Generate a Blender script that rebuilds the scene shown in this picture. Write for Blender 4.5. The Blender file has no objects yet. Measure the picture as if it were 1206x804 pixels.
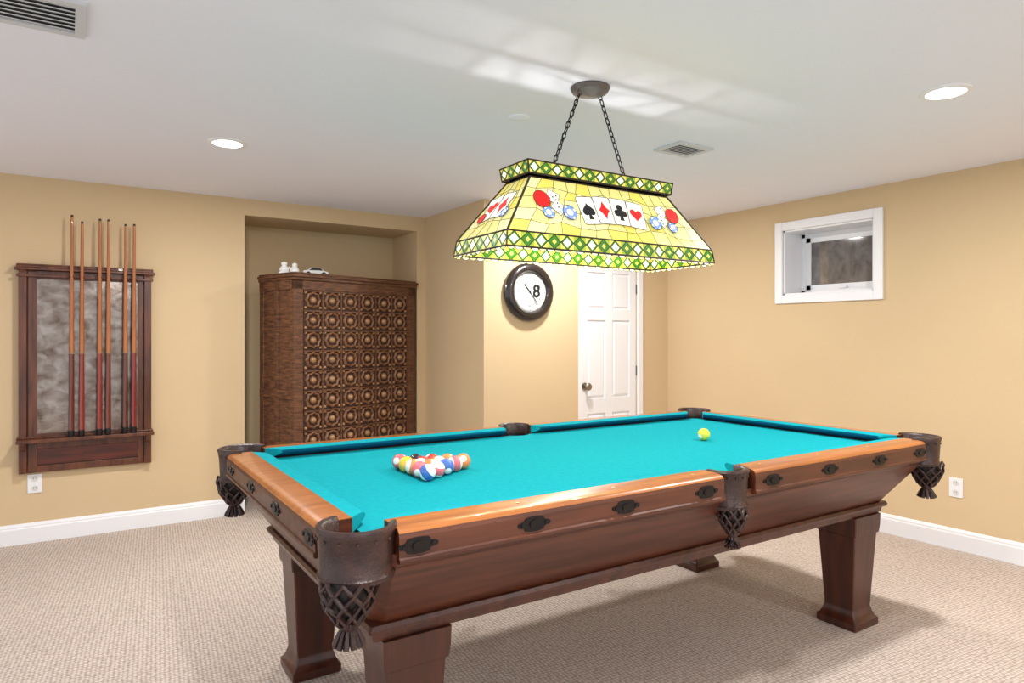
import bpy, math, random
from mathutils import Vector, Matrix
R = random.Random(7)
sc = bpy.context.scene
sc.view_settings.view_transform = 'Standard'
sc.view_settings.look = 'None'

# ------------------------------------------------------------ materials
def lin(c):
    return tuple(((x/255)/12.92 if x/255 <= .04045 else ((x/255+.055)/1.055)**2.4) for x in c)+(1,)
def mat(name, rgb, rough=.6, metal=0, emit=None, es=0, spec=.5, noise=None, bump=None, coat=0, trans=0, pos=(.35,.65)):
    """noise=(scale,rgb2,stretch vec)  bump=(scale,strength)"""
    m = bpy.data.materials.new(name); m.use_nodes = True
    nt = m.node_tree; N = nt.nodes; L = nt.links; b = N['Principled BSDF']
    b.inputs['Base Color'].default_value = lin(rgb)
    b.inputs['Roughness'].default_value = rough
    b.inputs['Metallic'].default_value = metal
    b.inputs['Specular IOR Level'].default_value = spec
    b.inputs['Coat Weight'].default_value = coat
    b.inputs['Transmission Weight'].default_value = trans
    if emit: 
        b.inputs['Emission Color'].default_value = lin(emit); b.inputs['Emission Strength'].default_value = es
    tc = N.new('ShaderNodeTexCoord')
    if noise:
        mp = N.new('ShaderNodeMapping'); mp.inputs['Scale'].default_value = noise[2]
        L.new(tc.outputs['Object'], mp.inputs['Vector'])
        n = N.new('ShaderNodeTexNoise'); n.inputs['Scale'].default_value = noise[0]; n.inputs['Detail'].default_value = 8
        n.inputs['Distortion'].default_value = .4
        L.new(mp.outputs[0], n.inputs['Vector'])
        r = N.new('ShaderNodeValToRGB'); r.color_ramp.elements[0].position = pos[0]; r.color_ramp.elements[1].position = pos[1]
        r.color_ramp.elements[0].color = lin(rgb); r.color_ramp.elements[1].color = lin(noise[1])
        L.new(n.outputs['Fac'], r.inputs['Fac']); L.new(r.outputs['Color'], b.inputs['Base Color'])
    if bump:
        n2 = N.new('ShaderNodeTexNoise'); n2.inputs['Scale'].default_value = bump[0]; n2.inputs['Detail'].default_value = 3
        L.new(tc.outputs['Object'], n2.inputs['Vector'])
        bp = N.new('ShaderNodeBump'); bp.inputs['Strength'].default_value = bump[1]; bp.inputs['Distance'].default_value = .01
        L.new(n2.outputs['Fac'], bp.inputs['Height']); L.new(bp.outputs['Normal'], b.inputs['Normal'])
    return m
def glassm(name, rgb, es=.32):
    return mat(name, rgb, rough=.25, emit=rgb, es=es, noise=None)

M_wall = mat('wall_tan', (212,187,149), .8, spec=.2, noise=(1.2,(209,184,146),(1,1,1)), bump=(180,.05))
M_ceil = mat('ceiling_white', (236,237,246), .9, spec=.1)
M_trim = mat('trim_white', (238,238,241), .4)
M_white = mat('white_paint', (236,236,238), .35)
M_wood = mat('mahogany', (72,35,20), .42, noise=(3,(98,52,31),(1,9,14)), coat=.1)
M_woodT = mat('rail_top_wood', (150,88,42), .28, noise=(3,(178,110,54),(1,12,12)), coat=.3)
M_woodD = mat('dark_mahogany', (58,26,15), .38, noise=(3,(82,39,23),(9,9,1)), coat=.15)
M_felt = mat('felt_turquoise', (18,148,160), .95, spec=.05, noise=(60,(22,156,167),(1,1,1)))
M_feltShade = mat('felt_shaded', (10,86,114), .95, spec=.05)  # darker copy of the felt: shade on cushion noses put into the colour
M_leather = mat('leather_dark', (44,27,24), .38, noise=(25,(64,40,34),(1,1,1)), bump=(120,.25))
M_iron = mat('dark_iron', (30,25,24), .45, metal=.5)
M_black = mat('black', (14,12,12), .5)
M_bronze = mat('bronze_grey', (104,100,96), .45, metal=.5)
M_lead = mat('lead_came', (50,44,30), .5, metal=.3)

def carpet():
    m = bpy.data.materials.new('carpet_berber'); m.use_nodes = True
    nt = m.node_tree; N = nt.nodes; L = nt.links; b = N['Principled BSDF']
    b.inputs['Roughness'].default_value = .95; b.inputs['Specular IOR Level'].default_value = .05
    tc = N.new('ShaderNodeTexCoord'); mp = N.new('ShaderNodeMapping'); mp.inputs['Rotation'].default_value = (0,0,.1)
    L.new(tc.outputs['Object'], mp.inputs['Vector'])
    vo = N.new('ShaderNodeTexVoronoi'); vo.inputs['Scale'].default_value = 66; vo.inputs['Randomness'].default_value = .3
    L.new(mp.outputs[0], vo.inputs['Vector'])
    r = N.new('ShaderNodeValToRGB'); r.color_ramp.elements[0].position = .12; r.color_ramp.elements[1].position = .75
    r.color_ramp.elements[0].color = lin((228,215,204)); r.color_ramp.elements[1].color = lin((160,142,130))
    L.new(vo.outputs['Distance'], r.inputs['Fac'])
    n = N.new('ShaderNodeTexNoise'); n.inputs['Scale'].default_value = 2.5; L.new(tc.outputs['Object'], n.inputs['Vector'])
    mx = N.new('ShaderNodeMixRGB'); mx.blend_type = 'MULTIPLY'; mx.inputs['Fac'].default_value = .1
    L.new(r.outputs['Color'], mx.inputs['Color1']); L.new(n.outputs['Fac'], mx.inputs['Color2'])
    L.new(mx.outputs[0], b.inputs['Base Color'])
    bp = N.new('ShaderNodeBump'); bp.invert = True; bp.inputs['Strength'].default_value = .5; bp.inputs['Distance'].default_value = .007
    L.new(vo.outputs['Distance'], bp.inputs['Height']); L.new(bp.outputs['Normal'], b.inputs['Normal'])
    return m
M_carpet = carpet()

# ------------------------------------------------------------ mesh builder
class MB:
    def __init__(s): s.v=[]; s.f=[]; s.m=[]
    def add(s, vs, fs, mi=0):
        o=len(s.v); s.v += [tuple(v) for v in vs]; s.f += [tuple(i+o for i in f) for f in fs]; s.m += [mi]*len(fs)
    def box(s, c, d, mi=0, M=None):
        x,y,z=[k/2 for k in d]
        vs=[Vector((i*x,j*y,k*z)) for i in(-1,1) for j in(-1,1) for k in(-1,1)]
        if M: vs=[M@v for v in vs]
        vs=[v+Vector(c) for v in vs]
        s.add(vs,[(0,1,3,2),(4,6,7,5),(0,4,5,1),(2,3,7,6),(0,2,6,4),(1,5,7,3)],mi)
    def b2(s, lo, hi, mi=0):
        s.box([(a+b)/2 for a,b in zip(lo,hi)],[abs(b-a) for a,b in zip(lo,hi)],mi)
    def loft(s, rings, mi=0, cap=True, closed=True, loop=False):
        n=len(rings[0]); vs=[p for r in rings for p in r]; fs=[]
        K=len(rings)
        for k in range(K if loop else K-1):
            k2=(k+1)%K
            for i in range(n if closed else n-1):
                j=(i+1)%n; fs.append((k*n+i,k*n+j,k2*n+j,k2*n+i))
        if cap and not loop and closed:
            fs.append(tuple(reversed(range(n)))); fs.append(tuple((K-1)*n+i for i in range(n)))
        s.add(vs,fs,mi)
    def path(s, pts, r, mi=0, n=6, closed=False):
        pts=[Vector(p) for p in pts]; rings=[]; K=len(pts)
        for k,p in enumerate(pts):
            a=pts[(k-1)%K] if (closed or k>0) else p; b=pts[(k+1)%K] if (closed or k<K-1) else p
            t=(b-a).normalized(); up=Vector((0,0,1)) if abs(t.z)<.95 else Vector((1,0,0))
            x=t.cross(up).normalized(); y=t.cross(x)
            rr=r[k] if isinstance(r,(list,tuple)) else r
            rings.append([p+x*rr*math.cos(2*math.pi*i/n)+y*rr*math.sin(2*math.pi*i/n) for i in range(n)])
        s.loft(rings,mi,loop=closed)
    def lathe(s, prof, c=(0,0,0), mi=0, n=24, cap=True):
        s.loft([[(c[0]+r*math.cos(2*math.pi*i/n),c[1]+r*math.sin(2*math.pi*i/n),c[2]+z) for i in range(n)] for r,z in prof],mi,cap)
    def ext(s, poly, O, X, Y, t0, t1, mi=0):
        O=Vector(O);X=Vector(X);Y=Vector(Y);N=X.cross(Y)
        s.loft([[O+X*a+Y*b+N*t for a,b in poly] for t in(t0,t1)],mi)
def make(name, mb, mats, parent=None, bevel=0, smooth=True, loc=None, rot=None, ang=35):
    me=bpy.data.meshes.new(name); me.from_pydata([tuple(v) for v in mb.v],[],mb.f)
    for m in mats: me.materials.append(m)
    me.polygons.foreach_set('material_index',mb.m)
    import bmesh
    bm=bmesh.new(); bm.from_mesh(me); bmesh.ops.recalc_face_normals(bm,faces=bm.faces); bm.to_mesh(me); bm.free()
    if smooth:
        me.polygons.foreach_set('use_smooth',[True]*len(me.polygons)); me.set_sharp_from_angle(angle=math.radians(ang))
    me.update()
    ob=bpy.data.objects.new(name,me); sc.collection.objects.link(ob)
    if parent: ob.parent=parent
    if loc: ob.location=loc
    if rot: ob.rotation_euler=rot
    if bevel:
        b=ob.modifiers.new('bevel','BEVEL'); b.width=bevel; b.segments=2; b.limit_method='ANGLE'; b.angle_limit=math.radians(40)
    return ob
def empty(name, loc=(0,0,0), rot=(0,0,0)):
    e=bpy.data.objects.new(name,None); sc.collection.objects.link(e); e.location=loc; e.rotation_euler=rot; e.empty_display_size=.1
    return e
def box_obj(name, lo, hi, m, parent=None, bevel=0):
    mb=MB(); mb.b2(lo,hi); return make(name,mb,[m],parent,bevel,smooth=False)

# ------------------------------------------------------------ room
H=2.191; V1=4.948; UR=4.299; V2=4.08; VB=4.03; U2=2.43
LU=-2.4; LV=-2.6
box_obj('floor',(LU,LV,-.1),(UR+.35,5.7,0),M_carpet)
box_obj('ceiling',(LU,LV,H),(UR+.35,5.7,H+.1),M_ceil)
A0,A1,AZ,AV=1.037,2.355,2.078,5.43
mb=MB()
mb.b2((LU,V1,0),(A0,V1+.6,H)); mb.b2((A0,V1,AZ),(A1,V1+.6,H)); mb.b2((A0,AV,0),(A1,V1+.6,AZ)); mb.b2((A1,V1,0),(U2,V1+.6,H))
make('wall_back',mb,[M_wall],smooth=False)
mb=MB(); mb.b2((U2,VB,0),(3.275,V1+.6,H)); make('wall_clock',mb,[M_wall],smooth=False)
D0,D1,DZ=3.341,3.937,1.84
mb=MB(); mb.b2((3.275,V2,0),(D0,V2+.15,H)); mb.b2((D1,V2,0),(UR,V2+.15,H)); mb.b2((D0,V2,DZ),(D1,V2+.15,H))
make('wall_door',mb,[M_wall],smooth=False)
WV0,WV1,WZ0,WZ1=2.31,2.963,1.526,1.987
mb=MB(); T=.3
mb.b2((UR,LV,0),(UR+T,WV0,H)); mb.b2((UR,WV1,0),(UR+T,V2+.2,H)); mb.b2((UR,WV0,0),(UR+T,WV1,WZ0)); mb.b2((UR,WV0,WZ1),(UR+T,WV1,H))
make('wall_right',mb,[M_wall],smooth=False)

def baseboard(name, p, q, n):
    """p,q plan points on the wall face; n = direction into the room"""
    p=Vector((*p,0));q=Vector((*q,0));n=Vector((*n,0)).normalized()
    prof=[(0,0),(.016,0),(.016,.088),(.012,.096),(.012,.104),(.006,.116),(0,.119)]
    mb=MB(); mb.loft([[P+n*a+Vector((0,0,b)) for a,b in prof] for P in(p,q)])
    make(name,mb,[M_trim],smooth=False)
baseboard('baseboard_back',(LU,V1),(A0,V1),(0,-1))
baseboard('baseboard_alcove',(A0,AV),(A1,AV),(0,-1))
baseboard('baseboard_column',(A1,V1),(U2,V1),(0,-1))
baseboard('baseboard_return',(U2,V1),(U2,VB),(-1,0))
baseboard('baseboard_clock',(U2,VB),(3.275,VB),(0,-1))
baseboard('baseboard_door',(4.0,V2),(UR,V2),(0,-1))
baseboard('baseboard_right',(UR,V2),(UR,LV),(-1,0))

# door
d=empty('door_1',(0,0,0))
mb=MB(); mb.b2((D0+.004,V2+.02,.01),(D1-.004,V2+.055,DZ-.004))
w=(D1-D0); st=.075; pw=(w-3*st)/2
rows=[(.17,.62),(.74,1.36),(1.45,1.74)]
f=MB()
xs=[(D0+st,D0+st+pw),(D1-st-pw,D1-st)]
y0=V2+.008
f.b2((D0+.004,y0,.01),(D0+st,V2+.03,DZ-.004)); f.b2((D1-st,y0,.01),(D1-.004,V2+.03,DZ-.004)); f.b2((xs[0][1],y0,.01),(xs[1][0],V2+.03,DZ-.004))
zz=[.01]+[k for r in rows for k in r]+[DZ-.004]
for a,b in zip(zz[0::2],zz[1::2]):
    for x0,x1 in xs: f.b2((x0,y0,a),(x1,V2+.03,b))
for a,b in rows:
    for x0,x1 in xs:
        g=.022; f.loft([[(x0+i,y,a+i),(x1-i,y,a+i),(x1-i,y,b-i),(x0+i,y,b-i)] for i,y in((.008,V2+.021),(g,V2+.011),(g+.002,V2+.010))])
make('slab',mb,[M_white],d,smooth=False); make('panels',f,[M_white],d,bevel=.002,smooth=False)
k=MB(); k.lathe([(.0,0),(.03,0),(.03,.006),(.012,.01),(.012,.03),(.026,.04),(.03,.052),(.022,.064),(0,.066)],n=20)
make('knob',k,[mat('satin_nickel',(150,140,125),.3,metal=.9)],d,loc=(D0+.045,y0,.84),rot=(math.pi/2,0,0))
k=MB()
for z in(.2,.95,1.62): k.b2((D1-.006,y0-.008,z-.04),(D1+.006,y0,z+.04))
make('hinges',k,[mat('brass_dull',(120,110,90),.4,metal=.8)],d)
k=MB(); c=.058
k.b2((D0-c,V2-.016,0),(D0,V2,DZ+c)); k.b2((D1,V2-.016,0),(D1+c,V2,DZ+c)); k.b2((D0,V2-.016,DZ),(D1,V2,DZ+c))
make('trim_1',k,[M_trim],bevel=.004,smooth=False)
box_obj('trim_2',(D0,V2+.056,0),(D1,V2+.15,DZ),M_trim)

# window
w=empty('window_1')
k=MB(); c=.06; u0=UR-.018
k.b2((u0,WV0-c,WZ0-c),(UR,WV0,WZ1+c)); k.b2((u0,WV1,WZ0-c),(UR,WV1+c,WZ1+c)); k.b2((u0,WV0,WZ1),(UR,WV1,WZ1+c)); k.b2((u0,WV0,WZ0-c),(UR,WV1,WZ0))
make('casing',k,[M_trim],w,bevel=.004,smooth=False)
k=MB(); t=.012
k.b2((UR,WV0,WZ0),(UR+.28,WV0+t,WZ1)); k.b2((UR,WV1-t,WZ0),(UR+.28,WV1,WZ1)); k.b2((UR,WV0,WZ0),(UR+.28,WV1,WZ0+t)); k.b2((UR,WV0,WZ1-t),(UR+.28,WV1,WZ1))
make('reveal',k,[M_trim],w,smooth=False)
k=MB(); s0,s1=UR+.2,UR+.25; a0,a1,b0,b1=WV0+t,WV1-t,WZ0+t,WZ1-t
for s,(p,q) in ((.03,(s0,s1)),(.065,(s0+.015,s1-.008))):
    k.b2((p,a0,b0),(q,a0+s,b1)); k.b2((p,a1-s,b0),(q,a1,b1)); k.b2((p,a0,b0),(q,a1,b0+s)); k.b2((p,a0,b1-s),(q,a1,b1))
k.b2((s0-.01,(a0+a1)/2-.03,b0+.03),(s0+.01,(a0+a1)/2+.03,b0+.045))
make('sash',k,[M_trim],w,bevel=.003,smooth=False)
gm=mat('window_glass',(122,116,114),.05,noise=(5,(86,80,78),(1,3,2)),spec=1.0)
box_obj('glass',(s1-.03,a0+.06,b0+.06),(s1-.025,a1-.06,b1-.06),gm,w)
box_obj('well_back',(UR+.28,WV0-.02,WZ0-.02),(UR+.3,WV1+.02,WZ1+.02),mat('window_well',(90,85,80),.9),w)

# outlets
def outlet(loc, rz):
    e=empty('electrical_outlet',loc,(math.pi/2,0,rz)); k=MB()
    k.box((0,0,.003),(.072,.112,.006)); make('plate',k,[M_white],e,bevel=.002)
    k=MB(); sl=MB()
    for y in(-.028,.028):
        k.ext([(.017*math.cos(a)*1.0,y+.02*math.sin(a)*.8) for a in[i*math.pi/8 for i in range(16)]],(0,0,0),(1,0,0),(0,1,0),.006,.008)
        sl.box((-.006,y+.003,.0085),(.002,.009,.001)); sl.box((.006,y+.003,.0085),(.002,.007,.001))
    make('sockets',k,[mat('socket_white',(215,215,212),.4)],e); make('slots',sl,[M_black],e)
outlet((-.157,V1,.351),0); outlet((UR,1.836,.357),-math.pi/2)

# ceiling fixtures
M_glow=mat('led_glow',(255,255,250),.5,emit=(255,254,250),es=4)
CAN=29
def can(x,y):
    e=empty('recessed_ceiling_light',(x,y,H)); k=MB()
    k.lathe([(.07,-.001),(.07,-.007),(.088,-.005),(.092,0)],n=40,cap=False); make('trim_ring',k,[M_trim],e)
    k=MB(); k.lathe([(0,-.004),(.071,-.004)],n=40,cap=False); make('lens',k,[M_glow],e)
    l=bpy.data.lights.new('can_light','AREA'); l.shape='DISK'; l.size=.13; l.energy=CAN; l.color=(1,.975,.95)
    o=bpy.data.objects.new('bulb',l); sc.collection.objects.link(o); o.parent=e; o.location=(0,0,-.012)
for x,y in [(.666,3.561),(2.875,1.265),(2.875,3.5),(.666,1.0),(2.875,-1.1),(.666,-1.3)]: can(x,y)
M_vent=mat('vent_white',(206,208,212),.5); M_duct=mat('duct_grey',(80,82,86),.8)
def vent(x0,x1,y0,y1,n):
    e=empty('ceiling_air_vent',((x0+x1)/2,(y0+y1)/2,H)); a,b=(x1-x0)/2,(y1-y0)/2; k=MB(); f=.028
    k.b2((-a,-b,-.010),(a,-b+f,0));k.b2((-a,b-f,-.010),(a,b,0));k.b2((-a,-b+f,-.010),(-a+f,b-f,0));k.b2((a-f,-b+f,-.010),(a,b-f,0))
    Mr=Matrix.Rotation(.25,3,'X')
    for i in range(n):
        k.box((0,-b+f+(i+.5)*(2*b-2*f)/n,-.006),(2*a-2*f,(2*b-2*f)/n*.62,.0015),0,Mr)
    make('louvers',k,[M_vent],e,smooth=False)
    k=MB(); k.b2((-a+f,-b+f,-.0015),(a-f,b-f,-.0005)); make('duct_dark',k,[M_duct],e)
vent(-.42,.05,2.29,2.55,7); vent(2.63-.122,2.63+.122,2.388-.092,2.388+.092,6)
k=MB(); k.lathe([(0,-.008),(.04,-.008),(.046,-.004),(.048,0)],n=32); make('ceiling_cover_plate',k,[M_ceil],loc=(1.654,2.441,H))

# ------------------------------------------------------------ pool table
TY=-.0105
P=empty('pool_table',(1.789,2.069,0),(0,0,TY))
L2,W2=2.613/2,1.374/2; ZT=.8; RW=.088
def oct_(l,w,c,z):
    return [(-l+c,-w,z),(l-c,-w,z),(l,-w+c,z),(l,w-c,z),(l-c,w,z),(-l+c,w,z),(-l,w-c,z),(-l,-w+c,z)]
k=MB()
k.loft([oct_(l,w,c,z) for l,w,c,z in [(L2-.014,W2-.014,.13,.74),(L2-.014,W2-.014,.13,.715),(L2-.026,W2-.026,.12,.708),(L2-.03,W2-.03,.11,.70),
  (L2-.048,W2-.05,.10,.672),(1.156,.515,.03,.525),(1.152,.512,.012,.522)]])
make('cabinet',k,[M_wood],P)
k=MB()
k.loft([oct_(l,w,.006,z) for l,w,z in [(1.145,.505,.528),(1.166,.524,.524),(1.172,.53,.514),(1.168,.526,.504),(1.156,.514,.50),(1.152,.51,.478),(1.14,.50,.474)]])
make('base_moulding',k,[M_woodD],P)
k=MB(); k.b2((-L2+.12,-W2+.1,.70),(L2-.12,W2-.1,.742)); make('slate_frame',k,[M_woodD],P,smooth=False)
# rails
rp=[(0,.722),(-.004,.726),(-.004,.733),(0,.737),(0,.780),(.003,.792),(.012,.799),(.03,.802),(RW,.803),(RW,.722)]
wr=MB(); top=MB(); cu=MB()
def rail(org,X,Yin,x0,x1,c0,c1):
    org=Vector(org);X=Vector(X);Yin=Vector(Yin)
    P3=lambda x,y,z: org+X*x+Yin*y+Vector((0,0,z))
    wr.loft([[P3(x,a,z) for a,z in rp] for x in(x0,x1)])
    tp=[(.002,.7905),(.006,.7965),(.014,.8008),(.03,.8036),(RW-.0005,.8046),(RW-.0005,.8),(.03,.799)]
    top.loft([[P3(x,a,z) for a,z in tp] for x in(x0+.0005,x1-.0005)])
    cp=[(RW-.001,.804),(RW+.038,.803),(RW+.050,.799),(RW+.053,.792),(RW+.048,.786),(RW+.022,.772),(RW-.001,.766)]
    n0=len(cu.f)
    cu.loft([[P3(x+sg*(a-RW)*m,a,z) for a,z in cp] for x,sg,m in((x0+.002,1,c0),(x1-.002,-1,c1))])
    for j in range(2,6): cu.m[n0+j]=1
e=.145; s=.075
for sg in(-1,1):
    rail((0,sg*W2,0),(1,0,0),(0,-sg,0),-L2+e,-s,1,.35); rail((0,sg*W2,0),(1,0,0),(0,-sg,0),s,L2-e,.35,1)
    rail((sg*L2,0,0),(0,1,0),(-sg,0,0),-W2+e,W2-e,1,1)
make('rails',wr,[M_wood],P,smooth=False); make('rail_caps',top,[M_woodT],P); make('cushions',cu,[M_felt,M_feltShade],P,ang=60)
k=MB()
for x in [i*.325-.1625*7 for i in range(8)]:
    if abs(x)<1.1:
        for sg in(-1,1): k.lathe([(0,.0055),(.005,.0055)],(x,sg*(W2-.05),.8),n=10,cap=False)
make('rail_sights',k,[mat('ivory',(215,190,150),.4)],P)
# bed with pocket cutouts
poly=[]
def arc(cx,cy,r,a0,a1,n=10):
    for i in range(n+1):
        a=math.radians(a0+(a1-a0)*i/n); poly.append((cx+r*math.cos(a),cy+r*math.sin(a)))
ci=.072; rc=.074; IN=.11; off=IN-ci
th=math.degrees(math.asin(off/rc))
arc(-L2+ci,-W2+ci,rc,90-th,th)
ss=math.degrees(math.asin(off/.064))
arc(0,-W2+ci,.064,180-ss,ss)
arc(L2-ci,-W2+ci,rc,180-th,90+th)
arc(L2-ci,W2-ci,rc,270-th,180+th)
arc(0,W2-ci,.064,360-ss,180+ss)
arc(-L2+ci,W2-ci,rc,-th,-90+th)
k=MB(); k.ext(poly,(0,0,0),(1,0,0),(0,1,0),.746,.766); make('cloth_bed',k,[M_felt],P,smooth=False)
# pockets
lea=MB(); net=MB(); ins=MB()
def pocket(cx,cy,out,R_,span,zb,nx,ny,nr,nl,zt=0):
    prof=[(R_-.014,.804+zt),(R_-.006,.812+zt),(R_+.004,.812+zt),(R_+.008,.805+zt),(R_+.003,.79),(R_+.001,.76),(R_-.002,zb+.012),(R_+.004,zb+.006),(R_+.002,zb-.004),(R_-.012,zb),(R_-.014,.75)]
    n=26; rings=[]
    for i in range(n+1):
        a=out-span/2+span*i/n
        rings.append([(cx+r*math.cos(a),cy+r*math.sin(a),z) for r,z in prof])
    lea.loft(rings)
    for i in range(-3,4):
        a=out+i*span/9
        q=Vector((cx+(R_+.002)*math.cos(a),cy+(R_+.002)*math.sin(a),.786)); lea.box(q,(.006,.006,.006))
    ins.lathe([(R_-.016,.762),(R_-.018,zb+.004),(0,zb+.002)],(cx,cy,0),n=24,cap=False)
    z0,z1=zb+.004,zb-nl; nn=9
    def rad(t): return nr*(1-.06*t)*(1-.62*t**2.2)+.004*math.sin(t*math.pi)
    for hh in(-1,1):
        for j in range(nn):
            pts=[]
            for i in range(13):
                t=i/12; a=2*math.pi*j/nn+hh*t*1.5; wv=.0022*math.sin(t*math.pi*6*hh+j)
                r=rad(t)+wv; pts.append((nx+r*math.cos(a),ny+r*math.sin(a),z0+(z1-z0)*t))
            net.path(pts,.0048,0,n=5)
    net.lathe([(rad(i/8)-.009,z0+(z1-z0)*i/8) for i in range(9)],(nx,ny,0),1,n=18)
    q=nr/.064
    net.lathe([(0,z1+.012),(.022*q,z1+.008),(.025*q,z1),(.02*q,z1-.01),(.016*q,z1-.014)],(nx,ny,0),n=16)
    for j in range(12):
        a=2*math.pi*j/12; pts=[(nx+r*q*math.cos(a),ny+r*q*math.sin(a),z1+z) for r,z in((.014,-.008),(.022,-.020),(.030,-.038),(.034,-.046))]
        net.path(pts,[.005*q,.006*q,.008*q,.007*q],0,n=5)
    net.lathe([(.016*q,z1-.01),(.026*q,z1-.04),(0,z1-.04)],(nx,ny,0),1,n=14)
for sx in(-1,1):
    for sy in(-1,1):
        pocket(sx*(L2-ci),sy*(W2-ci),math.atan2(sy,sx),.084,math.radians(240),.698,sx*(L2-.045),sy*(W2-.045),.060,.100)
for sy in(-1,1):
    pocket(0,sy*(W2-.062),sy*math.pi/2,.070,math.radians(196),.688,0,sy*(W2-.030),.043,.085,-.003)
make('pocket_leather',lea,[M_leather],P,ang=50); make('pocket_nets',net,[M_leather,M_black],P,ang=60); make('pocket_liners',ins,[M_black],P)
# ornaments
orn=MB()
def escutcheon(O,X,Y):
    pts=[]
    for i in range(64):
        a=2*math.pi*i/64; c,s_=math.cos(a),math.sin(a)
        rx=.050*(1-.22*math.exp(-((abs(c)-.74)/.10)**2)); ry=.0185*(1-.22*math.exp(-((abs(s_)-.62)/.15)**2))
        if abs(c)>.8: ry*=.75
        pts.append((rx*c,ry*s_))
    orn.ext(pts,O,X,Y,0,.003)
    orn.ext([(.016*math.cos(a),.010*math.sin(a)) for a in[i*math.pi/8 for i in range(16)]],O,X,Y,.003,.006)
    for q in(-.036,.036): orn.ext([(q+.005*math.cos(a),.005*math.sin(a)) for a in[i*math.pi/5 for i in range(10)]],O,X,Y,.003,.0055)
for x in (-1.115,-.795,-.485,-.157,.164,.487,.815,1.115):
    escutcheon((x,-W2,.760),(1,0,0),(0,0,1)); escutcheon((x,W2,.760),(-1,0,0),(0,0,1))
for i in range(4):
    y=(i-1.5)*.315-.02
    escutcheon((-L2,y,.760),(0,-1,0),(0,0,1)); escutcheon((L2,y,.760),(0,1,0),(0,0,1))
make('rail_escutcheons',orn,[M_iron],P,ang=30)
# legs
for i,(sx,sy) in enumerate([(-1,-1),(1,-1),(-1,1),(1,1)]):
    k=MB(); cx,cy=sx*1.035,sy*.4252
    def sq(h,z,c=.004): return [(cx+a,cy+b,z) for a,b in((-h+c,-h),(h-c,-h),(h,-h+c),(h,h-c),(h-c,h),(-h+c,h),(-h,h-c),(-h,-h+c))]
    k.loft([sq(h,z) for h,z in [(.086,0),(.0885,.006),(.0885,.03),(.085,.034),(.080,.038),(.072,.055),(.066,.075),(.0655,.082),(.0665,.10),(.070,.16),(.078,.30),(.083,.385),(.084,.392),(.090,.396),(.092,.41),(.094,.43),(.095,.476)]])
    make('leg_%d'%(i+1),k,[M_woodD],P,ang=30)

# billiard balls
def ballmat(name,rgb): return mat(name,rgb,.08,coat=.5)
cols=[(236,196,60),(70,110,190),(215,60,60),(150,90,150),(238,140,80),(70,150,120),(225,110,120),(40,40,48),(244,242,236)]
bm_=[ballmat('ball_%d'%i,c) for i,c in enumerate(cols)]
def ball(k,c,r,ci_,stripe,axis):
    c=Vector(c); q=Vector(axis).normalized().to_track_quat('Z','Y').to_matrix()
    n=20; K=14
    vs=[]
    for j in range(K+1):
        ph=math.pi*j/K
        for i in range(n):
            t=2*math.pi*i/n; vs.append(c+q@Vector((r*math.sin(ph)*math.cos(t),r*math.sin(ph)*math.sin(t),r*math.cos(ph))))
    o=len(k.v); k.v+=[tuple(v) for v in vs]
    for j in range(K):
        lat=math.cos(math.pi*(j+.5)/K)
        if stripe: mi=ci_ if abs(lat)<.5 else 8
        else: mi=8 if abs(lat)>.86 else ci_
        for i in range(n):
            a=o+j*n+i;b=o+j*n+(i+1)%n
            k.f.append((a,b,b+n,a+n)); k.m.append(mi)
br=.0276
k=MB(); order=[4,6,4,1,0,2,6,4,2,7,1,6,4,0,6]; st=[0,1,0,0,1,0,1,1,1,0,1,0,1,0,0]; idx=0
apex=Vector((1.166-1.789,0,.766+br))
for row in range(5):
    for c_ in range(row+1):
        p=apex+Vector((-row*br*2*.8661,(c_-row/2)*br*2.002,0))
        ball(k,p,br,order[idx],st[idx],(R.uniform(-1,1),R.uniform(-1,1),R.uniform(-.6,1))); idx+=1
bo=make('billiard_balls',k,bm_,ang=80,loc=(1.789,2.069,0),rot=(0,0,TY))
k=MB(); ball(k,(0,0,0),br,0,False,(.9,-.1,.3))
make('billiard_ball',k,[ballmat('ball_yellow',(225,222,70))]+bm_[1:],ang=80,loc=(2.384,2.045,.766+br))

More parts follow.
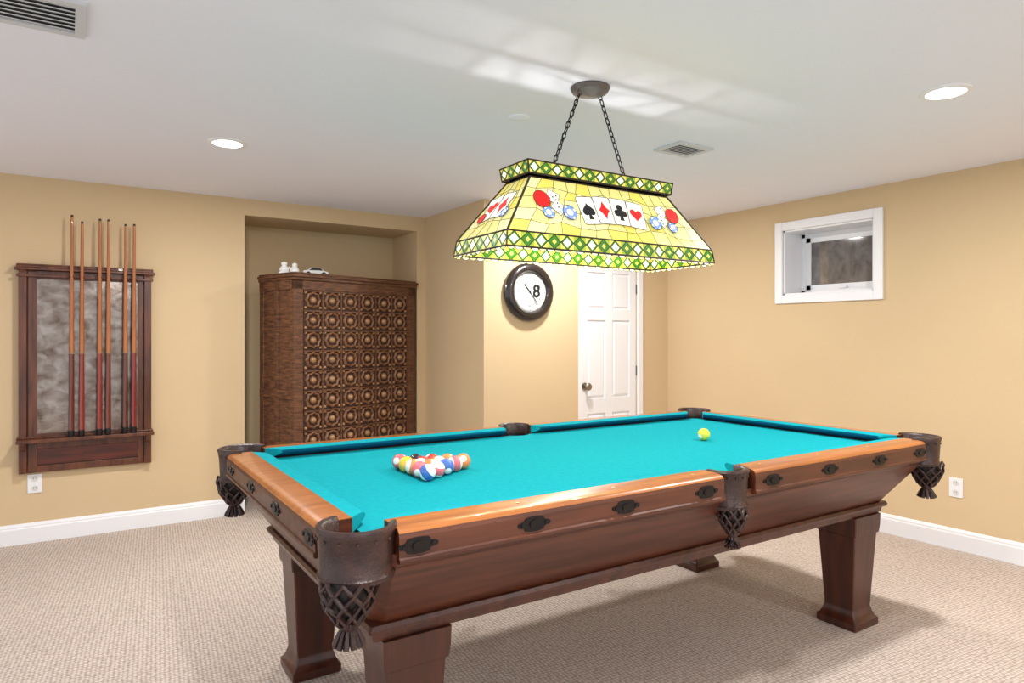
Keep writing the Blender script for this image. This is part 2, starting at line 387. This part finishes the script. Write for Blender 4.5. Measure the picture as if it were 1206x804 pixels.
# ------------------------------------------------------------ hanging stained glass lamp
LP=empty('stained_glass_billiard_lamp',(1.683,1.999,0),(0,0,TY))
G=[glassm('glass_yellow',(222,204,92)),glassm('glass_cream',(226,218,156)),glassm('glass_pale',(216,208,128)),glassm('glass_amber',(214,172,60)),
   glassm('glass_green',(52,112,30),.34),glassm('glass_white',(230,230,216),.42),glassm('glass_lime',(148,168,52)),glassm('glass_red',(200,20,18),.5),glassm('glass_blue',(110,140,205),.5),
   mat('glass_black',(14,12,16),.3),M_lead]
gl=MB(); lead=MB()
def quadpt(q,s_,t): # q: bl,br,tr,tl
    a=q[0].lerp(q[1],s_); b=q[3].lerp(q[2],s_); return a.lerp(b,t)
def band(q,n):
    for i in range(n):
        f=lambda s_,t: quadpt(q,(i+s_)/n,t)
        a,b,c,d_=f(0,0),f(1,0),f(1,1),f(0,1); m1,m2,m3,m4=f(.5,.0),f(1,.5),f(.5,1),f(0,.5); o=f(.5,.5)
        k1,k2=(.36,4) if i%2 else (.66,4)
        e1,e2,e3,e4=[o.lerp(m,k1) for m in(m1,m2,m3,m4)]
        gl.add([e1,e2,e3,e4],[(0,1,2,3)],0 if i%2 else 5)
        gl.add([m1,m2,m3,m4,e1,e2,e3,e4],[(0,1,5,4),(1,2,6,5),(2,3,7,6),(3,0,4,7)],k2)
        gl.add([a,m1,m4,m1,b,m2,m2,c,m3,m4,m3,d_],[(0,1,2),(3,4,5),(6,7,8),(9,10,11)],6 if i%2 else 0)
        for p,r_ in((m1,m2),(m2,m3),(m3,m4),(m4,m1)): lead.path([p,r_],.0014,n=4)
    lead.path([q[0],q[1]],.0035,n=6); lead.path([q[3],q[2]],.003,n=6); lead.path([q[0],q[3]],.003,n=6); lead.path([q[1],q[2]],.003,n=6)
def corners(l,w,z): return [Vector((-l,-w,z)),Vector((l,-w,z)),Vector((l,w,z)),Vector((-l,w,z))]
def level(lo,hi):
    return [[lo[i],lo[(i+1)%4],hi[(i+1)%4],hi[i]] for i in range(4)]
s0=corners(.496,.180,1.528); s1=corners(.488,.173,1.580); b1=corners(.333,.076,1.792); n1=corners(.322,.068,1.806); c0=corners(.345,.088,1.802); c1=corners(.352,.092,1.846)
for i,q in enumerate(level(s0,s1)): band(q,18 if i%2==0 else 7)
for i,q in enumerate(level(c0,c1)): band(q,14 if i%2==0 else 4)
neck=MB()
for q in level(b1,n1): neck.add(q,[(0,1,2,3)])
for q in level(n1,c0): neck.add(q,[(0,1,2,3)])
for x in(-.178,.178): neck.b2((x-.006,-.09,1.838),(x+.006,.09,1.846))
neck.b2((-.35,-.007,1.836),(.35,.007,1.842))
for x in(-.30,-.06,.06,.30): neck.box((x,0,1.815),(.012,.17,.004),0,Matrix.Rotation(.5 if x>0 else -.5,3,'Z'))  # crossbars and the long bar are added to throw shadow streaks on the ceiling
# scallops at the bottom edge
for q in level(s0,s1):
    n=int((q[1]-q[0]).length/.031)
    X=(q[1]-q[0]).normalized(); Y=Vector((0,0,-1))
    for i in range(n):
        O=q[0].lerp(q[1],(i+.5)/n)
        gl.ext([(.0150*math.cos(a),.011*math.sin(a)) for a in[j*math.pi/6 for j in range(7)]],O,X,Y,-.001,.001,5 if i%2 else 1)
        lead.path([O+X*.0150*math.cos(a)+Y*.011*math.sin(a) for a in[j*math.pi/6 for j in range(7)]],.0013,n=4)
# main faces
face_frames=[]
for fi,q in enumerate(level(s1,b1)):
    nc,nr=(13,5) if fi%2==0 else (5,5)
    g=[[None]*(nr+1) for _ in range(nc+1)]
    for i in range(nc+1):
        for j in range(nr+1):
            ss_=i/nc+(R.uniform(-.3,.3)/nc if 0<i<nc and 0<j<nr else 0); tt=j/nr+(R.uniform(-.3,.3)/nr if 0<j<nr and 0<i<nc else 0)
            g[i][j]=quadpt(q,ss_,tt)
    for i in range(nc):
        for j in range(nr):
            mi=R.choice([0,2,2,1,0]) if j in(0,nr-1) else R.choice([1,1,2,2,0,1])
            gl.add([g[i][j],g[i+1][j],g[i+1][j+1],g[i][j+1]],[(0,1,2,3)],mi)
    for i in range(nc+1):
        for j in range(nr+1):
            r_=.0011
            if i<nc and 0<j<nr: lead.path([g[i][j],g[i+1][j]],r_,n=4)
            if j<nr and 0<i<nc: lead.path([g[i][j],g[i][j+1]],r_,n=4)
    lead.path([q[1],q[2]],.0045,n=6); lead.path([q[3],q[2]],.0035,n=6)
    O=(q[0]+q[1]+q[2]+q[3])/4; X=(q[1]-q[0]).normalized(); Y=((q[3]+q[2])/2-(q[0]+q[1])/2).normalized()
    face_frames.append((O,X,Y))
dec=MB()
def rotp(pts,a,dx,dy): 
    c,s_=math.cos(a),math.sin(a); return [(x*c-y*s_+dx,x*s_+y*c+dy) for x,y in pts]
def circ(r,n=18): return [(r*math.cos(2*math.pi*i/n),r*math.sin(2*math.pi*i/n)) for i in range(n)]
def heart(sz,inv=False):
    p=[]
    for i in range(28):
        t=2*math.pi*i/28; p.append((sz*16*math.sin(t)**3/17,(sz*(13*math.cos(t)-5*math.cos(2*t)-2*math.cos(3*t)-math.cos(4*t))/17+sz*.1)*(-1 if inv else 1)))
    return p if not inv else p[::-1]
def outline(F,pts,h,r=.0014):
    O,X,Y=F; N=X.cross(Y); lead.path([O+X*a+Y*b+N*h for a,b in pts],r,n=4,closed=True)
def put(F,pts,h0,h1,mi): dec.ext(pts,F[0],F[1],F[2],h0,h1,mi)
def card(F,x,y,a,suit,lv):
    w_,h_=.040,.058
    pts=rotp([(-w_,-h_+.006),(-w_+.006,-h_),(w_-.006,-h_),(w_,-h_+.006),(w_,h_-.006),(w_-.006,h_),(-w_+.006,h_),(-w_,h_-.006)],a,x,y)
    b=.0030+lv*.0018
    put(F,pts,b-.001,b+.0012,5); outline(F,pts,b+.001)
    top_=b+.0012; t2=top_+.0012; sz=.031
    if suit=='H': put(F,rotp(heart(sz),a,x,y),top_,t2,7)
    if suit=='D': put(F,rotp([(0,-.038),(.012,-.014),(.026,0),(.012,.014),(0,.038),(-.012,.014),(-.026,0),(-.012,-.014)],a,x,y),top_,t2,7)
    if suit=='S':
        put(F,rotp(heart(sz,True),a,x,y+.004),top_,t2,9); put(F,rotp([(-.011,-.038),(.011,-.038),(.003,-.01),(-.003,-.01)],a,x,y),top_,t2,9)
    if suit=='C':
        for cx_,cy_ in((0,.018),(-.016,-.006),(.016,-.006)): put(F,rotp([(u+cx_,v+cy_) for u,v in circ(.0145)],a,x,y),top_,t2,9)
        put(F,rotp([(-.010,-.037),(.010,-.037),(.003,.01),(-.003,.01)],a,x,y),top_,t2,9)
def chip(F,x,y,r,mi,lv=0):
    b=.0030+lv*.0016
    put(F,[(u+x,v+y) for u,v in circ(r)],b-.001,b+.0012,mi); outline(F,[(u+x,v+y) for u,v in circ(r)],b+.001)
    if mi==8:
        for j in range(4):
            a=j*math.pi/2+.5; put(F,rotp([(r*.70,-r*.16),(r*.97,-r*.16),(r*.97,r*.16),(r*.70,r*.16)],a,x,y),b+.0012,b+.002,5)
        put(F,[(u+x,v+y) for u,v in circ(r*.45)],b+.0012,b+.002,5)
def dice(F,x,y,a,lv):
    b=.0030+lv*.0016; pts=rotp([(-.024,-.024),(.024,-.024),(.024,.024),(-.024,.024)],a,x,y)
    put(F,pts,b-.001,b+.0012,5); outline(F,pts,b+.001)
    for u,v in((-.012,-.012),(.012,.012),(0,0)): put(F,[(p[0],p[1]) for p in rotp([(c1_+u,c2_+v) for c1_,c2_ in circ(.0035,8)],a,x,y)],b+.0012,b+.002,9)
for fi,F in enumerate(face_frames):
    if fi%2==0:
        card(F,-.114,-.002,.12,'S',0); card(F,-.038,.006,.04,'D',1); card(F,.038,.006,-.04,'C',2); card(F,.114,-.002,-.12,'H',3)
        for sg in(-1,1):
            dice(F,sg*.262,.036,.4*sg,0); dice(F,sg*.250,-.006,.8,1)
            chip(F,sg*.315,.020,.034,7,2); chip(F,sg*.300,-.032,.024,8,1); chip(F,sg*.208,-.024,.030,8,3)
    else:
        card(F,-.045,0,.25,'H',0); card(F,.03,.0,-.1,'D',1); chip(F,-.07,-.045,.022,7,2); chip(F,.075,-.04,.022,8,2)
make('glass_panels',gl,G,LP,smooth=False); make('glass_motifs',dec,G,LP,smooth=False); make('lead_cames',lead,[M_lead],LP); make('crown_frame_streak_bars',neck,[M_iron],LP,smooth=False)
# canopy
k=MB(); k.lathe([(.074,0),(.076,-.006),(.068,-.02),(.05,-.027),(.02,-.03),(.012,-.034),(0,-.035)],(0,0,H),n=36)
for x in(-.052,.052): k.path([(x+.009*math.cos(a),0,H-.032+.009*math.sin(a)) for a in[i*math.pi/6 for i in range(12)]],.0025,closed=True)
make('canopy',k,[M_bronze],LP)
# chains
k=MB()
for sg in(-1,1):
    a=Vector((sg*.055,0,H-.038)); b=Vector((sg*.178,0,1.862)); ln=(b-a).length; n=int(ln/.0235)
    D=(b-a).normalized(); S1=D.cross(Vector((0,1,0))).normalized(); S2=Vector((0,1,0))
    for i in range(n):
        c=a.lerp(b,(i+.5)/n); S=S1 if i%2 else S2
        k.path([c+D*(.0155*math.cos(t))+S*(.0075*math.sin(t)) for t in[j*2*math.pi/12 for j in range(12)]],.0024,n=5,closed=True)
    k.path([b+Vector((0,0,.008)),b+Vector((0,0,-.022))],.004)
    if sg<0: k.path([a.lerp(b,t/14)+S1*(.006*math.sin(t*2.1)) for t in range(15)],.002,n=5)
make('chains',k,[M_iron],LP)
k=MB()
for x in(-.26,0,.26):
    k.lathe([(0,1.655),(.018,1.657),(.03,1.672),(.032,1.69),(.022,1.712),(.014,1.73)],(x,0,0),n=18)
make('bulbs',k,[mat('bulb_glow',(255,250,235),.4,emit=(255,246,230),es=5)],LP)
k=MB()
for x in(-.26,0,.26): k.lathe([(.016,1.73),(.018,1.735),(.018,1.785),(.006,1.79),(.006,1.838)],(x,0,0),n=14)
make('sockets',k,[M_bronze],LP)
for x in(-.26,0,.26):
    l=bpy.data.lights.new('lamp_bulb','POINT'); l.energy=2.8; l.shadow_soft_size=.015; l.color=(1,.98,.94)
    o=bpy.data.objects.new('lamp_bulb_light',l); sc.collection.objects.link(o); o.parent=LP; o.location=(x,.045,1.64)

# ------------------------------------------------------------ carved cabinet
ang=math.atan2(.32,1.045)
C=empty('carved_wood_armoire',(1.285,4.61,0),(0,0,ang))
cw,cd,cz=1.09,.44,1.652
M_cw=mat('carved_wood',(72,42,25),.6,noise=(6,(116,75,47),(2,2,12)),bump=(40,.3))
M_cw2=mat('carved_wood_light',(138,94,62),.55,noise=(18,(100,64,40),(1,1,1)),bump=(60,.3))
M_recess=mat('carved_recess',(58,34,22),.7)
M_stud=mat('old_brass_stud',(158,120,84),.45,metal=.3)
k=MB(); k.b2((.01,.015,.06),(cw-.01,cd-.005,cz-.02)); make('carcass',k,[M_cw],C,bevel=.004,smooth=False)
k=MB(); k.b2((.07,.012,.16),(cw-.07,.02,cz-.1)); make('door_ground',k,[M_recess],C,smooth=False)
k=MB()
k.b2((0,0,.0),(.07,.05,cz-.03)); k.b2((cw-.07,0,0),(cw,.05,cz-.03)); k.b2((0,cd-.05,0),(.04,cd,cz-.03)); k.b2((cw-.04,cd-.05,0),(cw,cd,cz-.03))
k.b2((0,0,cz-.1),(cw,.04,cz-.03)); k.b2((0,0,.06),(cw,.04,.16))
k.b2((-.004,.03,cz-.1),(.03,cd,cz-.03)); k.b2((-.004,.03,.06),(.03,cd,.14)); k.b2((-.002,.03,.8),(.03,cd,.86)); k.b2((-.003,.2,.1),(.03,.25,cz-.05))
k.b2((cw/2-.006,-.003,.16),(cw/2+.006,.03,cz-.1))
k.b2((-.012,-.014,cz-.035),(cw+.012,cd+.0,cz-.015)); k.b2((-.02,-.024,cz-.015),(cw+.02,cd+.0,cz+.005)); k.b2((-.008,-.008,cz+.005),(cw+.008,cd,cz+.018))
make('frame',k,[M_cw],C,bevel=.004,smooth=False)
k=MB(); s_=MB(); cols_,rows_=6,10
gx=(cw-.15)/cols_; gz=(cz-.1-.165)/rows_
for i in range(cols_):
    for j in range(rows_):
        cx_=.075+(i+.5)*gx; cz_=.165+(j+.5)*gz; O=Vector((cx_,.012,cz_)); X=Vector((1,0,0)); Y=Vector((0,0,1)); N=Vector((0,-1,0))
        for dx,dz,w_,h_ in((0,gz/2-.006,gx,.010),(gx/2-.006,0,.010,gz)): k.box((cx_+dx,.006,cz_+dz),(w_,.018,h_),0)
        rr=min(gx,gz)*.38; rings=[]
        for a in[t*2*math.pi/24 for t in range(24)]:
            e_=X*math.cos(a)+Y*math.sin(a); lob=1+.10*math.cos(8*a)
            rings.append([O+e_*(rr*lob+b)+N*c for b,c in((-.011,0),(-.009,.012),(-.003,.016),(.004,.012),(.007,0))])
        k.loft(rings,1,loop=True)
        q=s_
        q.loft([[O+ (X*math.cos(a)+Y*math.sin(a))*r_+N*h for a in[t*2*math.pi/12 for t in range(12)]] for r_,h in((.024,0),(.022,.012),(.013,.022),(.004,.025))])
        for sx in(-1,1):
            for sz in(-1,1):
                O2=O+X*sx*gx*.38+Y*sz*gz*.38
                q.loft([[O2+(X*math.cos(a)+Y*math.sin(a))*r_+N*h for a in[t*2*math.pi/7 for t in range(7)]] for r_,h in((.012,0),(.010,.009),(.003,.012))])
make('carved_lattice',k,[M_cw,M_cw2],C,ang=50); make('rosette_studs',s_,[M_stud],C,ang=60)
zt=cz+.018
def cabpt(x,y): 
    c,s2=math.cos(ang),math.sin(ang); return (1.285+c*x-s2*y,4.61+s2*x+c*y)
e=empty('white_figurine',(*cabpt(.09,.20),zt),(0,0,-.2)); k=MB()
k.b2((-.075,-.03,0),(.075,.03,.014)); 
k.lathe([(.0,.014),(.028,.014),(.034,.03),(.026,.05),(.016,.058),(.022,.068),(.021,.08),(.0,.09)],(-.035,0,0),n=14)
k.lathe([(.0,.014),(.030,.014),(.032,.03),(.024,.046),(.015,.052),(.02,.060),(.018,.074),(.0,.082)],(.035,0,0),n=14)
k.path([(-.014,0,.03),(0,-.012,.048),(.014,0,.03)],.009)
make('body',k,[mat('porcelain',(235,235,232),.3)],e,bevel=.002)
e=empty('toy_car',(*cabpt(.30,.20),zt),(0,0,-.1)); k=MB()
prof=[(-.09,.014),(.09,.014),(.092,.03),(.06,.038),(.035,.058),(-.03,.06),(-.06,.04),(-.09,.036)]
k.loft([[(x,y,z) for x,z in prof] for y in(-.032,.032)]); make('body',k,[mat('toy_white',(225,225,225),.3)],e,bevel=.004)
k=MB()
prof=[(-.05,.04),(.05,.04),(.032,.056),(-.026,.058)]
k.loft([[(x,y,z) for x,z in prof] for y in(-.034,.034)])
for x in(-.055,.055):
    for y in(-.034,.034):
        k.loft([[(x+.015*math.cos(a),y+yy,.015+.015*math.sin(a)) for a in[t*math.pi/7 for t in range(14)]] for yy in(-.006,.006)])
make('wheels_and_windows',k,[M_black],e)

# ------------------------------------------------------------ cue rack
Q=empty('pool_cue_rack',(-.245,V1,0)); rw=.712
M_rk=mat('rack_wood',(70,34,18),.35,noise=(4,(108,58,32),(8,8,1)),coat=.2)
M_rk2=mat('rack_wood_red',(100,40,24),.35,noise=(4,(72,28,18),(1,8,8)),coat=.2)
M_pan=mat('antique_mirror',(158,148,140),.16,metal=.75,noise=(9,(100,82,70),(1.4,1,1.8)),bump=(18,.10),pos=(.35,.7))
k=MB(); k.b2((.02,-.02,.43),(rw-.02,0,1.63)); make('backing',k,[M_rk],Q)
k=MB(); k.b2((.10,-.024,.64),(rw-.085,-.019,1.585)); make('antique_panel',k,[M_pan],Q)
k=MB()
k.b2((.01,-.05,.42),(.05,0,1.63)); k.b2((.055,-.04,.43),(.10,0,1.62)); k.b2((rw-.05,-.05,.42),(rw-.01,0,1.63)); k.b2((rw-.085,-.04,.43),(rw-.055,0,1.62))
k.b2((.05,-.036,1.575),(rw-.05,0,1.625)); k.b2((.05,-.036,.42),(rw-.05,0,.46)); k.b2((.05,-.036,.56),(rw-.05,0,.65))
k.b2((-.01,-.068,1.625),(rw+.01,0,1.64)); k.b2((0,-.062,1.64),(rw,0,1.652)); k.b2((0,-.055,1.652),(rw,0,1.662))
k.b2((0,-.118,.605),(rw,0,.6255)); k.b2((0,-.06,.6255),(rw,-.0,.635))
k.b2((.0,-.06,1.585),(rw,-.03,1.60))
for x in(.03,rw-.03):
    k.loft([[(x+d_,0,.50),(x+d_,-.10,.605),(x+d_,0,.605)] for d_ in(-.014,.014)])
    k.loft([[(x+d_,0,1.53),(x+d_,-.06,1.625),(x+d_,0,1.625)] for d_ in(-.014,.014)])
CUES=((.025,(96,38,24),1.965),(.077,(130,42,26),1.93),(.170,(130,38,26),1.955),(.215,(104,42,24),1.955),(.307,(90,40,24),1.935),(.354,(120,30,26),1.94))
for x,_,_ in CUES:
    for sx in(-.0165,.0165): k.box((x+.245+sx,-.082,1.592),(.006,.046,.012))
make('frame',k,[M_rk],Q,bevel=.003,smooth=False)
k=MB(); k.b2((.08,-.03,.465),(rw-.08,0,.56)); k.b2((.33,-.034,.50),(.37,-.03,.52)); make('lower_panel',k,[M_rk2],Q,bevel=.003,smooth=False)
M_shaft=mat('cue_maple',(176,104,50),.25,noise=(5,(156,88,40),(8,8,1)),coat=.4); 
for x,bc,zz_ in CUES:
    e=empty('pool_cue',(x,V1-.098,.6262),(-.010,.003,0)); hgt=zz_-.626
    k=MB(); k.lathe([(.0,0),(.013,.0),(.0155,.004),(.016,.04)],n=12); k.lathe([(.0075,hgt-.012),(.0072,hgt),(0,hgt+.002)],n=10); make('bumper_and_tip',k,[M_black],e)
    k=MB(); k.lathe([(.016,.04),(.015,.22),(.0135,.50)],n=12); make('butt',k,[mat('cue_butt',bc,.2,coat=.6)],e)
    k=MB(); k.lathe([(.0135,.50),(.0135,.512)],n=12); make('joint',k,[mat('cue_joint',(150,110,70),.3)],e)
    k=MB(); k.lathe([(.0133,.512),(.011,.85),(.0075,hgt-.012)],n=12); make('shaft',k,[M_shaft],e)

# ------------------------------------------------------------ clock
K=empty('round_clock',(2.80,VB,1.553),(math.pi/2,0,0))
k=MB(); k.lathe([(.0,.0),(.20,.0),(.212,.012),(.213,.03),(.20,.05),(.178,.06),(.158,.058),(.146,.045),(.142,.03),(0,.03)],n=56); make('bezel',k,[mat('clock_black',(34,26,24),.25,coat=.5)],K)
k=MB(); k.lathe([(0,.032),(.141,.032)],n=48,cap=False); make('face',k,[mat('clock_face',(238,236,230),.4)],K)
k=MB()
for r_ in(.134,.072):
    k.lathe([(r_,.033),(r_+.003,.0335),(r_+.003,.033)],n=48,cap=False)
for i in range(60):
    a=i*math.pi/30; l=.010 if i%5 else .018; M_=Matrix.Rotation(a,3,'Z')
    k.box(M_@Vector((.125,0,.0335)),(l,.0018 if i%5 else .004,.001),0,M_)
make('markings',k,[M_black],K)
def text(s,x,y,sz,z=.0335,m=M_black,off=.0):
    c=bpy.data.curves.new('numeral_'+s,'FONT'); c.body=s; c.size=sz; c.align_x='CENTER'; c.align_y='CENTER'; c.extrude=.0006; c.offset=off
    c.materials.append(m); o=bpy.data.objects.new('numeral_'+s,c); sc.collection.objects.link(o); o.parent=K; o.location=(x,y,z)
for h in(12,1,2,3,4,5,6,7,9,10,11):
    a=math.radians(90-30*h); text(str(h),.1*math.cos(a),.1*math.sin(a),.032)
text('8',.058,.004,.13,off=.004)
k=MB(); 
for a,l,wd in((2.3,.085,.008),(-.9,.11,.006)):
    M_=Matrix.Rotation(a,3,'Z'); k.box(M_@Vector((l/2-.01,0,.037)),(l,wd,.001),0,M_)
k.lathe([(0,.036),(.008,.036),(.007,.04),(0,.041)],n=16)
make('hands',k,[M_black],K)

# ------------------------------------------------------------ world & camera
wd=bpy.data.worlds.new('World'); sc.world=wd; wd.use_nodes=True
bg=wd.node_tree.nodes['Background']; bg.inputs[0].default_value=(.93,.96,1,1); bg.inputs[1].default_value=1.3
cam=bpy.data.cameras.new('Camera'); co=bpy.data.objects.new('Camera',cam); sc.collection.objects.link(co)
cam.sensor_width=36; cam.lens=793.6/1206*36; cam.shift_y=-6.4/1206; cam.clip_start=.05
co.location=(0,0,1.234); co.rotation_euler=(math.pi/2,0,-.5844)
sc.camera=co
